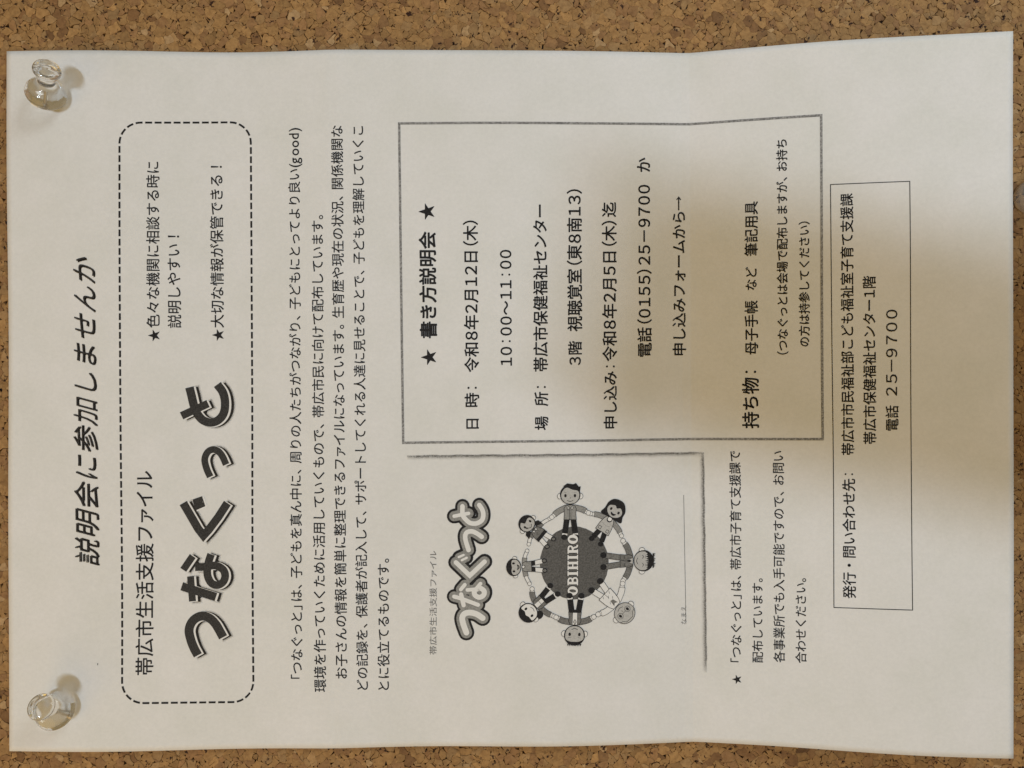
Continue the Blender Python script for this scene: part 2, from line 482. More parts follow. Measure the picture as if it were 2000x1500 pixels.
def outline(ink, pts, w, m_=None):
    pts = list(pts); strip(ink, pts+[pts[0], pts[1]], w, m_ or M_BLACK)

# ------------------------------------------------------------------ frames and rules
MISC = {'box': [(117.73, 22.08), (243.84, 21.66), (243.94, 117.56), (118.42, 118.3)], 'addr': [(246.39, 42.27), (268.36, 42.29), (269.12, 167.55), (247.23, 167.61)], 'dash': [(33.81, 21.64), (72.74, 21.11), (72.99, 196.03), (34.1, 195.6)], 'sketch_top': [(119.55, 122.25), (209.72, 121.9)], 'sketch_side': [(209.57, 121.9), (210.04, 188.66)], 'nameline': [(203.88, 173.97), (203.51, 134.84)], 'speck': [(26.82, 183.9), (190.51, 49.59)]}
# (each value is a list of corners in mm on the page)
def frame(name, c, w, m_):
    ink = Ink()
    c = [np.array(p) for p in c]
    for k in range(4):
        a, b_ = c[k], c[(k+1) % 4]; d = (b_-a)/np.linalg.norm(b_-a)
        strip(ink, resample([a-d*w/2, b_-d*w/2], 2.0), w, m_)
        ink.lay -= 1
    return ink.build(name, flyer)
frame("grey_box_frame", MISC['box'], .72, M_FRAME)
frame("thin_box_frame", MISC['addr'], .23, M_BLACK)
# dashed box with rounded corners: every dash a stroke of its own
c = [np.array(p) for p in MISC['dash']]
R_C = 6.3; path = []
for k in range(4):
    p0, p, p1 = c[k-1], c[k], c[(k+1) % 4]
    a = p+(p0-p)/np.linalg.norm(p0-p)*R_C; b_ = p+(p1-p)/np.linalg.norm(p1-p)*R_C
    cc = a+(b_-p)
    for j in range(13):
        t = j/12*math.pi/2
        path.append(cc-(b_-p)*math.cos(t)-(a-p)*math.sin(t)) if False else path.append(cc+(a-cc)*math.cos(t)+(b_-cc)*math.sin(t))
path.append(path[0]); path = resample(path, .2)
cum = np.concatenate([[0], np.cumsum([np.linalg.norm(path[i+1]-path[i]) for i in range(len(path)-1)])])
PA = np.array(path); total = cum[-1]; nd = round(total/2.80); pitch = total/nd
ink = Ink()
for k in range(nd):
    s0 = k*pitch; s1 = s0+pitch*.73; q = np.linspace(s0, s1, 5)
    strip(ink, np.stack([np.interp(q, cum, PA[:, 0]), np.interp(q, cum, PA[:, 1])], -1), .58, M_BLACK); ink.lay = 0
ink.build("dashed_border", flyer)

def sketchy(name, a, b_, side):
    """grey brush line: dense on the inner edge, loose dots towards the outer edge"""
    ink = Ink(); a = np.array(a); b_ = np.array(b_); L = np.linalg.norm(b_-a); d = (b_-a)/L
    nrm = np.array([-d[1], d[0]])*side
    n = int(L/1.0); rows = [(-.30, .0), (-.05, .5), (.10, .62), (.30, .52), (.55, .30), (.95, .10), (1.4, 0)]
    vv, dd, ff = [], [], []
    for i in range(n+1):
        wob = .06*math.sin(i*.7)+rng.uniform(-.05, .05); fade = min(1, i/6+.5)*min(1, (n-i)/5+.2)
        for o_, q in rows:
            vv.append(a+d*L*i/n+nrm*(o_+wob)); dd.append(q*fade*(1+rng.uniform(-.15, .1)))
    R = len(rows)
    for i in range(n):
        for j in range(R-1):
            k = i*R+j; ff.append((k, k+1, k+R+1, k+R))
    ink.add(vv, ff, M_SOFT, dd)
    return ink.build(name, flyer)
sketchy("brush_line", *MISC['sketch_top'], 1)
sketchy("brush_line", *MISC['sketch_side'], 1)
ink = Ink(); strip(ink, resample(MISC['nameline'], 2), .16, M_DKGREY); ink.build("name_rule", flyer)
ink = Ink(); disc(ink, MISC['speck'][0], .35, M_BLACK, .12, math.pi/2+.1, n=8); ink.build("toner_speck", flyer)

# ------------------------------------------------------------------ big word in heavy strokes
LOGO = [([(51.9, 109.77), (59.7, 106.14)], 2.351, 0), ([(54.23, 101.22), (54.85, 103.75), (55.52, 106.63), (56.41, 109.0), (57.82, 110.82), (59.23, 111.61), (60.79, 111.85), (62.49, 111.28), (63.92, 109.85), (64.64, 107.84), (64.7, 105.25), (64.02, 102.65), (62.44, 100.4)], 2.523, 1), ([(60.32, 128.18), (59.34, 125.93), (58.78, 123.91), (58.75, 122.47), (59.35, 121.04), (60.2, 120.24), (61.34, 120.0), (62.75, 120.55), (63.97, 122.09), (65.05, 124.54)], 2.007, 1), ([(52.31, 135.96), (54.75, 140.24), (56.71, 143.69), (58.31, 145.79), (59.79, 144.17), (62.68, 140.34), (65.42, 136.11)], 2.458, 0), ([(52.26, 156.01), (55.08, 151.9)], 2.138, 0), ([(54.42, 157.98), (54.98, 165.47)], 2.079, 0), ([(51.78, 160.93), (61.97, 164.27)], 2.525, 0), ([(55.8, 155.23), (58.29, 155.21), (60.64, 154.83), (62.4, 154.97), (64.17, 156.13), (64.75, 157.92), (64.16, 159.7), (62.54, 160.68), (60.77, 160.18), (59.69, 158.44), (59.4, 156.36), (59.82, 153.69), (60.56, 151.41)], 2.317, 1), ([(56.52, 181.7), (55.3, 179.31), (54.42, 176.92), (53.93, 174.24), (54.58, 172.02), (56.05, 170.51), (57.96, 169.94), (60.01, 170.57), (61.77, 172.29), (63.0, 174.39), (64.06, 176.4)], 2.673, 1)]
DAK = ([(55.07, 134.93), (57.9, 133.96), (58.88, 136.99), (55.91, 138.25)], [(56.57, 136.24), (58.18, 135.78)])
def strokes(ink, data, dw, m_, du=0, dv=0, dens=1.0):
    for pts, w, sm in data:
        p = smooth_path(pts) if sm else resample(pts, 3.0)
        if dw:
            p0 = np.array(p[0]); p1 = np.array(p[1]); q0 = np.array(p[-1]); q1 = np.array(p[-2])
            p = list(p); p[0] = p0+(p0-p1)/np.linalg.norm(p0-p1)*dw/2; p[-1] = q0+(q0-q1)/np.linalg.norm(q0-q1)*dw/2
        strip(ink, p, w+dw, m_, dens=dens, du=du, dv=dv); ink.lay -= .8
ink = Ink()
for k, (dw, dens) in enumerate(((1.3, .05), (1.0, .08), (.7, .11), (.4, .15), (.1, .2), (-.2, .26), (-.5, .32))):
    strokes(ink, LOGO, dw, M_SOFT, 1.30, .16, dens)
ink.build("word_shadow", flyer)
ink2 = Ink(); ink2.lay = ink.lay + 1
dk = np.array(DAK[0]); ctr = dk.mean(0)
poly(ink2, dk + (dk-ctr)*.06 + [.5, .15], M_RIM)
strokes(ink2, LOGO, .12, M_RIM, .52, .12)
strokes(ink2, LOGO, 0, M_LOGO)
poly(ink2, DAK[0], M_LOGO); strip(ink2, DAK[1], .45, M_RIM)
ink2.build("word_lettering", flyer)

# ------------------------------------------------------------------ rounded word above the drawing
ROUND = [([(137.16, 175.6), (136.25, 173.0), (135.94, 171.14), (136.64, 169.94), (138.22, 169.57), (140.26, 170.04), (142.1, 171.24)], [1.751, 3.502, 4.83], 1), ([(133.51, 164.73), (135.73, 165.38), (140.73, 167.25)], [1.198, 3.134, 4.424], 1), ([(135.65, 164.09), (136.37, 167.34)], [1.29, 2.949, 4.148], 0), ([(136.78, 161.16), (135.56, 162.6)], [1.106, 2.949, 4.332], 0), ([(137.51, 162.75), (139.37, 162.61)], [1.106, 2.765, 3.687], 0), ([(141.17, 162.24), (139.74, 162.98), (139.82, 164.28), (141.15, 164.99), (142.42, 164.29), (142.52, 162.99), (141.17, 162.24)], [1.512, 3.318, 4.83], 1), ([(140.48, 162.06), (141.51, 160.85)], [1.106, 3.134, 4.332], 0), ([(134.12, 154.43), (138.28, 158.43), (142.75, 154.27)], [1.383, 3.226, 4.701], 0), ([(134.97, 152.85), (136.45, 152.21)], [0.7, 2.396, 3.963], 0), ([(135.89, 153.79), (137.38, 153.05)], [0.7, 2.396, 3.963], 0), ([(137.95, 150.73), (137.07, 147.76), (137.04, 146.09), (137.79, 145.26), (139.27, 145.17), (140.75, 145.92), (141.96, 146.76)], [1.383, 3.226, 4.608], 1), ([(133.64, 140.51), (138.0, 139.69)], [1.069, 3.042, 4.424], 0), ([(136.16, 137.55), (136.24, 140.15), (137.44, 141.82), (138.73, 142.66), (140.59, 142.67), (142.08, 141.66), (142.45, 139.99), (142.09, 138.5), (141.26, 137.2)], [1.383, 3.042, 4.424], 1)]
ink = Ink()
for lay, m_ in ((2, M_BLACK), (1, M_GREY), (0, M_BLANK)):
    ink.base += .018
    for pts, w, sm in ROUND:
        p = smooth_path(pts) if sm else resample(pts, 2.0)
        strip(ink, p, w[lay], m_, 'round')
ink.build("rounded_word_lettering", flyer)

# ------------------------------------------------------------------ globe and ring of people
GLOBE = (169.87, 154.91)
OBI = [(169.32, 164.79), (169.45, 146.2)]
FIGS = [('man', (168.7, 134.2), (168.61, 146.41), (162.76, 141.18), (174.53, 139.89), 3.118), ('bob_woman', (182.4, 139.01), (176.84, 147.9), (174.57, 139.91), (184.48, 147.19), 2.842), ('tie_man', (190.93, 154.51), (179.37, 154.44), (184.52, 147.98), (184.45, 160.88), 3.226), ('old_man', (185.06, 170.23), (176.83, 162.28), (184.6, 160.93), (176.63, 170.62), 3.303), ('bottom_man', (169.76, 176.67), (170.13, 165.41), (176.0, 171.07), (163.91, 171.05), 3.18), ('long_woman', (155.83, 169.77), (163.18, 163.33), (163.91, 171.05), (156.98, 162.28), 2.995), ('child', (151.55, 156.02), (160.29, 155.6), (156.4, 161.29), (155.68, 150.79), 2.611), ('girl', (155.57, 142.88), (162.18, 148.36), (156.05, 149.31), (162.76, 141.2), 2.642)]
ink = Ink()
disc(ink, GLOBE, 10.4, M_GLOBE, 11.0, 0, rings=5, n=72, jit=.006)
ink.build("globe_print", flyer)
# serif capitals
(oa, ob) = (np.array(OBI[0]), np.array(OBI[1]))
def serif_word(word):
    ink = Ink(base=BASE+.045); n = len(word); L = np.linalg.norm(ob-oa); dx = (ob-oa)/L; dy = np.array([-1.0, 0.0])
    H = 3.1; widths = {'O': 2.95, 'B': 2.75, 'I': 1.75, 'H': 3.0, 'R': 2.95}; tot = sum(widths[c_] for c_ in word); k_ = L/tot
    for layer in (0, 1):
        x = 0
        for ch in word:
            W = widths[ch]*k_; x0 = x+.12; w = W-.24
            def Q(a, b_): return oa+dx*(x0+a*w)+dy*((b_-.5)*H)
            e = .34 if layer == 0 else 0; mm_ = M_BLACK if layer == 0 else M_BLANK
            def st(p, wd): strip(ink, [Q(*q) for q in p], wd+e, mm_)
            def ext(p): 
                return p
            if ch == 'O':
                disc(ink, Q(.5, .5), w*.5+e/2, mm_, H*.5+e/2, math.atan2(dx[1], dx[0]), n=28)
                if layer: disc(ink, Q(.5, .5), w*.17, M_GLOBE, H*.34, math.atan2(dx[1], dx[0])+.12, n=20)
            else:
                top_ = 1+.05*(layer == 0); bo = -.05*(layer == 0)
                if ch == 'I':
                    st([(.5, bo), (.5, top_)], w*.50); st([(.04, .04), (.96, .04)], .34); st([(.04, .96), (.96, .96)], .34)
                if ch == 'H':
                    for c_ in (.24, .76):
                        st([(c_, bo), (c_, top_)], w*.27)
                        st([(c_-.23, .04), (c_+.23, .04)], .34); st([(c_-.23, .96), (c_+.23, .96)], .34)
                    st([(.2, .5), (.8, .5)], .38)
                if ch in 'BR':
                    st([(.28, bo), (.28, top_)], w*.30); st([(.02, .04), (.5, .04)], .34); st([(.02, .96), (.5, .96)], .34)
                    up = [(.3, .94), (.55, .94), (.78, .88), (.84, .74), (.78, .60), (.55, .53), (.3, .53)]
                    strip(ink, smooth_path([Q(*q) for q in up], 4), .50+e, mm_)
                    if ch == 'B':
                        lo_ = [(.3, .5), (.6, .5), (.82, .42), (.88, .27), (.82, .13), (.6, .06), (.3, .06)]
                        strip(ink, smooth_path([Q(*q) for q in lo_], 4), .50+e, mm_)
                    else:
                        strip(ink, smooth_path([Q(*q) for q in ((.45, .52), (.66, .42), (.76, .12), (.98, .05))], 4), .52+e, mm_)
            x += W
    return ink
ink = serif_word("OBIHIRO"); ink.build("globe_lettering", flyer)

LW = .17
def figure(kind, head, foot, hl, hr, r):
    head = np.array(head); foot = np.array(foot)
    ink = Ink(plane=tuple((head+foot)/2), base=BASE+.10, gap=.0012); up = head-foot; Ld = np.linalg.norm(up); up = up/Ld
    rt = np.array([up[1], -up[0]])
    hl = np.array(hl); hr = np.array(hr)
    if np.dot(hl-head, rt) > np.dot(hr-head, rt): hl, hr = hr, hl
    def q(x, y): return head+rt*x*r+up*y*r            # head radius units
    ft = -Ld/r
    shirt = {'man': M_GREY, 'bob_woman': M_LIGHT, 'tie_man': M_DKGREY, 'old_man': M_BLANK, 'bottom_man': M_DKGREY, 'long_woman': M_DKGREY, 'child': M_GREY, 'girl': M_DKGREY}[kind]
    legs = {'man': M_BLACK, 'bob_woman': M_BLACK, 'tie_man': M_DKGREY, 'old_man': M_BLANK, 'bottom_man': M_BLACK, 'long_woman': M_BLACK, 'child': M_BLANK, 'girl': M_BLANK}[kind]
    sleeve = {'bob_woman': M_GREY}.get(kind, shirt)
    sh_y, hip_y = -1.12, (ft*.62 if kind not in ('bob_woman', 'old_man') else ft*.74)
    # legs and shoes
    spread = .52
    for s in (-1, 1):
        hp = q(s*.30, hip_y+.15); kn = q(s*spread, ft+.05)
        strip(ink, [hp, kn], .50*r+LW, M_BLACK)
        if legs is not M_BLACK: strip(ink, [hp, kn], .50*r-LW*.6, legs)
        d = kn-hp; d = d/np.linalg.norm(d)
        if kind in ('man', 'bottom_man', 'long_woman'): strip(ink, [kn-d*.10*r, kn+d*.06*r], .5*r, M_BLANK)
        sm = M_BLACK if kind not in ('child', 'girl') else M_DKGREY
        disc(ink, kn+d*.26*r, .30*r, M_BLACK, .27*r, n=16)
        if sm is not M_BLACK: disc(ink, kn+d*.26*r, .20*r, sm, .16*r, n=12)
    # arms: black outline, sleeve fill, bare forearm, hand
    for s, h in ((-1, hl), (1, hr)):
        a = q(s*.38, sh_y-.12); d = h-a; L = np.linalg.norm(d); d = d/L
        nrm = np.array([-d[1], d[0]]); bow = nrm*(-s)*.10*r*(1 if np.dot(nrm, up)*(-s) > 0 else -1)
        mid = a+d*L*.5+bow*1.0
        short = kind in ('child', 'girl')
        pth = smooth_path([a, mid, a+d*L*.88], 5)
        strip(ink, pth, .44*r, M_BLACK); strip(ink, pth, .44*r-LW*1.7, M_BLANK)
        k_ = 5 if short else 9
        strip(ink, pth[:k_], .58*r, M_BLACK); strip(ink, pth[:k_][:-1]+[pth[k_-1]-(pth[k_-1]-pth[k_-2])*.25], .58*r-LW*1.6, sleeve)
        disc(ink, a+d*L*.93, .24*r, M_BLACK, n=14); disc(ink, a+d*L*.93, .24*r-LW*.65, M_BLANK, n=12)
    # torso
    wid = .62 if kind not in ('child',) else .55
    hemw = {'bob_woman': .80, 'old_man': .74, 'girl': .74}.get(kind, .60)
    tor = [q(-.42, sh_y+.12), q(.42, sh_y+.12), q(.60, sh_y-.25), q(hemw*.92, (sh_y+hip_y)/2), q(hemw, hip_y), q(-hemw, hip_y), q(-hemw*.92, (sh_y+hip_y)/2), q(-.60, sh_y-.25)]
    poly(ink, tor, shirt); outline(ink, tor, LW)
    if kind == 'man':
        line(ink, [q(.06, sh_y-.1), q(.06, hip_y)], LW*.8); line(ink, [q(-.08, sh_y-.3), q(-.08, hip_y)], LW*.5)
        for s in (-1, 1): poly(ink, [q(0, sh_y-.18), q(s*.34, sh_y+.12), q(s*.24, sh_y-.36)], M_LIGHT); outline(ink, [q(0, sh_y-.18), q(s*.34, sh_y+.12), q(s*.24, sh_y-.36)], LW*.7)
    if kind == 'tie_man':
        poly(ink, [q(-.3, sh_y+.1), q(.3, sh_y+.1), q(0, sh_y-.75)], M_LIGHT); poly(ink, [q(0, sh_y), q(.14, sh_y-.2), q(0, sh_y-.65), q(-.14, sh_y-.2)], M_BLACK)
        line(ink, [q(.05, sh_y-.75), q(.05, hip_y)], LW*.8); line(ink, [q(-.3, sh_y+.1), q(0, sh_y-.75), q(.3, sh_y+.1)], LW*.8)
        for s in (-1, 1): line(ink, [q(s*.22, hip_y+.42), q(s*.45, hip_y+.42)], LW*.7)
    if kind in ('bottom_man', 'long_woman'):
        poly(ink, [q(-.24, sh_y+.1), q(.24, sh_y+.1), q(.22, hip_y+.05), q(-.22, hip_y+.05)], M_BLANK)
        for s in (-1, 1): line(ink, [q(s*.24, sh_y+.1), q(s*.22, hip_y+.05)], LW*.7)
        if kind == 'bottom_man': poly(ink, [q(0, sh_y+.1), q(.16, sh_y-.15), q(0, sh_y-.4), q(-.16, sh_y-.15)], M_LIGHT); outline(ink, [q(0, sh_y+.1), q(.16, sh_y-.15), q(0, sh_y-.4), q(-.16, sh_y-.15)], LW*.7)
        else: line(ink, [q(-.2, sh_y-.45), q(.2, sh_y-.45)], LW*.7); disc(ink, q(.04, sh_y-.95), .09*r, M_BLACK, n=8)
        poly(ink, [q(-.5, hip_y+.06), q(.5, hip_y+.06), q(.55, hip_y-.22), q(-.55, hip_y-.22)], M_BLACK)
    if kind == 'bob_woman':
        disc(ink, q(0, sh_y-.08), .30*r, M_BLACK, n=14); disc(ink, q(0, sh_y-.02), .22*r, M_BLANK, n=14)
        line(ink, [q(-.45, (sh_y+hip_y)/2+.1), q(0, (sh_y+hip_y)/2-.05), q(.45, (sh_y+hip_y)/2+.1)], LW*.6, M_GREY)
        for s in (-1, 1): outline(ink, [q(s*.32, hip_y+.18), q(s*.62, hip_y+.18), q(s*.62, hip_y+.48), q(s*.32, hip_y+.48)], LW*.8)
    if kind == 'old_man':
        poly(ink, [q(-.2, sh_y), q(.05, sh_y-.2), q(.3, sh_y-.05), q(.18, sh_y-.55), q(-.1, sh_y-.62)], M_DKGREY)
        for a_, b_, c_ in ((-.3, -.7, .12), (.2, -.9, .14), (-.05, -1.2, .16), (.35, -1.45, .1), (-.4, -1.5, .12), (.05, -1.8, .1)):
            line(ink, [q(a_, sh_y+b_+.3), q(a_+c_, sh_y+b_+.12)], LW*.7)
        line(ink, [q(0, sh_y-.9), q(-.02, hip_y)], LW*.6)
    if kind == 'girl':
        poly(ink, [q(-.74, hip_y+.02), q(.74, hip_y+.02), q(.80, hip_y-.36), q(-.80, hip_y-.36)], M_BLACK)
        for s in (-1, 1): poly(ink, [q(0, sh_y-.1), q(s*.28, sh_y+.1), q(s*.26, sh_y-.22)], M_BLANK); outline(ink, [q(0, sh_y-.1), q(s*.28, sh_y+.1), q(s*.26, sh_y-.22)], LW*.6)
    if kind == 'child':
        for s in (-1, 1): poly(ink, [q(s*.04, hip_y+.05), q(s*.62, hip_y+.05), q(s*.66, hip_y-.42), q(s*.12, hip_y-.42)], M_BLACK)
        disc(ink, q(0, sh_y-.02), .2*r, M_BLACK, n=12); disc(ink, q(0, sh_y), .14*r, M_BLANK, n=12)
    # hair behind the head
    ang = math.atan2(rt[1], rt[0])
    if kind == 'bob_woman':
        poly(ink, smooth_path([q(-1.05, .35), q(-.55, 1.02), (q(.1, 1.14)), q(.75, .92), q(1.08, .35), q(1.10, -.35), q(1.25, -.95), q(.75, -1.02), q(0, -.95), q(-.7, -1.0), q(-1.28, -.88), q(-1.1, -.3), q(-1.05, .35)], 4)[:-1], M_BLACK)
    if kind == 'girl':
        for s in (-1, 1): poly(ink, [q(s*.7, -.5), q(s*1.12, -.75), q(s*1.18, -1.35), q(s*.72, -1.12), q(s*.4, -1.0)], M_BLACK)
    if kind == 'long_woman':
        poly(ink, smooth_path([q(.9, -.1), q(1.25, -.5), q(1.2, -.95), q(.8, -1.15), q(.5, -.8), q(.9, -.1)], 4)[:-1], M_BLACK)
    # ears and face
    if kind not in ('bob_woman',):
        for s in (-1, 1):
            disc(ink, q(s*1.02, -.15), .24*r, M_BLACK, .29*r, ang, n=14); disc(ink, q(s*1.02, -.15), .24*r-LW*.7, M_BLANK, .29*r-LW*.7, ang, n=12)
    rx, ry = (1.0, .96) if kind != 'child' else (1.02, .88)
    disc(ink, q(0, 0), r*rx, M_BLACK, r*ry, ang, n=32)
    hair_full = kind in ('man', 'bob_woman', 'tie_man', 'bottom_man', 'long_woman', 'child', 'girl')
    if not hair_full: disc(ink, q(0, 0), r*rx-LW, M_LIGHT, r*ry-LW, ang, n=32)
    else:
        face = {'man': [(-.88, .05), (-.72, .38), (-.2, .48), (.28, .68), (.62, .5), (.86, .05), (.80, -.42), (.45, -.78), (0, -.87), (-.45, -.78), (-.80, -.42), (-.88, .05)],
                'tie_man': [(-.80, .3), (-.45, .40), (0, .44), (.45, .40), (.80, .3), (.88, -.1), (.78, -.45), (.45, -.78), (0, -.87), (-.45, -.78), (-.78, -.45), (-.88, -.1), (-.80, .3)],
                'bottom_man': [(-.80, .38), (-.4, .58), (0, .60), (.4, .58), (.80, .38), (.88, 0), (.78, -.45), (.45, -.78), (0, -.87), (-.45, -.78), (-.78, -.45), (-.88, 0), (-.80, .38)],
                'bob_woman': [(-.78, .12), (-.40, .42), (-.05, .22), (.2, .42), (.55, .3), (.80, .12), (.82, -.3), (.5, -.68), (0, -.84), (-.5, -.68), (-.82, -.3), (-.78, .12)],
                'girl': [(-.80, .1), (-.5, .32), (.12, .18), (.34, .55), (.70, .38), (.86, 0), (.78, -.42), (.45, -.74), (0, -.84), (-.45, -.74), (-.78, -.42), (-.80, .1)],
                'long_woman': [(-.80, .22), (-.35, .15), (0, .32), (.35, .2), (.80, .22), (.86, -.1), (.78, -.45), (.45, -.76), (0, -.86), (-.45, -.76), (-.78, -.45), (-.86, -.1), (-.80, .22)],
                'child': [(-.80, .16), (-.4, .26), (0, .2), (.4, .28), (.80, .16), (.88, -.1), (.78, -.42), (.45, -.68), (0, -.78), (-.45, -.68), (-.78, -.42), (-.88, -.1), (-.80, .16)]}[kind]
        fm = M_LIGHT if kind not in ('long_woman',) else M_BLANK
        poly(ink, smooth_path([q(*p) for p in face], 3)[:-1], fm)
    if kind == 'man':
        poly(ink, [q(-.95, .3), q(-1.02, .78), q(-.82, .78), q(-.55, 1.12), q(-.3, 1.0), q(.3, 1.08), q(.7, .8), q(.2, .7)], M_BLACK)
    if kind == 'tie_man':
        for t in range(9):
            a_ = -.8+t*.2; poly(ink, [q(a_-.08, .42), q(a_+.08, .42), q(a_, .18+.06*(t % 2))], M_BLACK)
            b_ = -.6+t*.15; poly(ink, [q(b_-.1, .86), q(b_+.1, .86), q(b_+.04, 1.06+.05*(t % 3))], M_BLACK)
    if kind == 'bottom_man':
        for t in range(9):
            b_ = -.6+t*.15; poly(ink, [q(b_-.08, .8), q(b_+.08, .8), q(b_, 1.04)], M_BLACK)
    ey = -.10 if kind not in ('child',) else .0
    if kind == 'tie_man':
        for s in (-1, 1): line(ink, smooth_path([q(s*.22, ey), q(s*.38, ey+.09), q(s*.54, ey)], 3), LW*.9); line(ink, [q(s*.24, ey+.26), q(s*.52, ey+.28)], LW*.6, M_DKGREY)
    else:
        for s in (-1, 1):
            disc(ink, q(s*.46, ey), .125*r, M_BLACK, .165*r, ang, n=12)
            if kind in ('man', 'bottom_man'): line(ink, [q(s*.36, ey+.3), q(s*.58, ey+.32)], LW*.6, M_DKGREY)
    if kind == 'old_man':
        for s in (-1, 1): outline(ink, [q(s*.46+.26*math.cos(t*math.pi/6), ey+.26*math.sin(t*math.pi/6)) for t in range(12)], LW*.7)
        line(ink, [q(-.2, ey), q(.2, ey)], LW*.7); line(ink, [q(-.92, .3), q(-.6, .45), (q(-.45, .68)), q(.3, .74), q(.55, .45), q(.92, .3)], LW*.8)
        line(ink, smooth_path([q(-.3, -.58), q(0, -.66), q(.3, -.55)], 3), LW*.8)
    elif kind in ('bob_woman', 'child'):
        poly(ink, smooth_path([q(-.32, -.38), q(0, -.44), q(.32, -.38), q(.18, -.62), q(0, -.68), q(-.18, -.62), q(-.32, -.38)], 3)[:-1], M_BLACK)
        if kind == 'child': disc(ink, q(0, -.53), .17*r, M_DKGREY, .08*r, ang, n=12)
    elif kind == 'girl':
        line(ink, smooth_path([q(-.3, -.42), q(0, -.62), q(.34, -.42)], 4), LW); disc(ink, q(.4, -.34), .1*r, M_BLACK, n=8)
    else:
        line(ink, smooth_path([q(-.28, -.56), q(0, -.66), q(.28, -.56)], 4), LW*.9)
    if kind in ('man', 'old_man'): line(ink, [q(.0, -.22), q(-.02, -.36)], LW*.7)
    return ink.build("printed_figure", flyer)
for f in FIGS: figure(*f)

# ------------------------------------------------------------------ cork board
BX, BY = 212.0, 166.0
board_verts = []
def box_mesh(x0, x1, y0, y1, z0, z1):
    v_ = [(x, y, z) for z in (z0, z1) for y in (y0, y1) for x in (x0, x1)]
    f_ = [(0, 2, 3, 1), (4, 5, 7, 6), (0, 1, 5, 4), (2, 6, 7, 3), (0, 4, 6, 2), (1, 3, 7, 5)]
    return [tuple(c_*MM for c_ in p) for p in v_], f_
v_, f_ = box_mesh(-BX, BX, -BY, BY, -9, -1.22)
board = mesh_obj("cork_board", v_, f_, [M_BINDER])
thing(board, "brown cork notice board of pressed cork granules behind the flyer", "cork board")

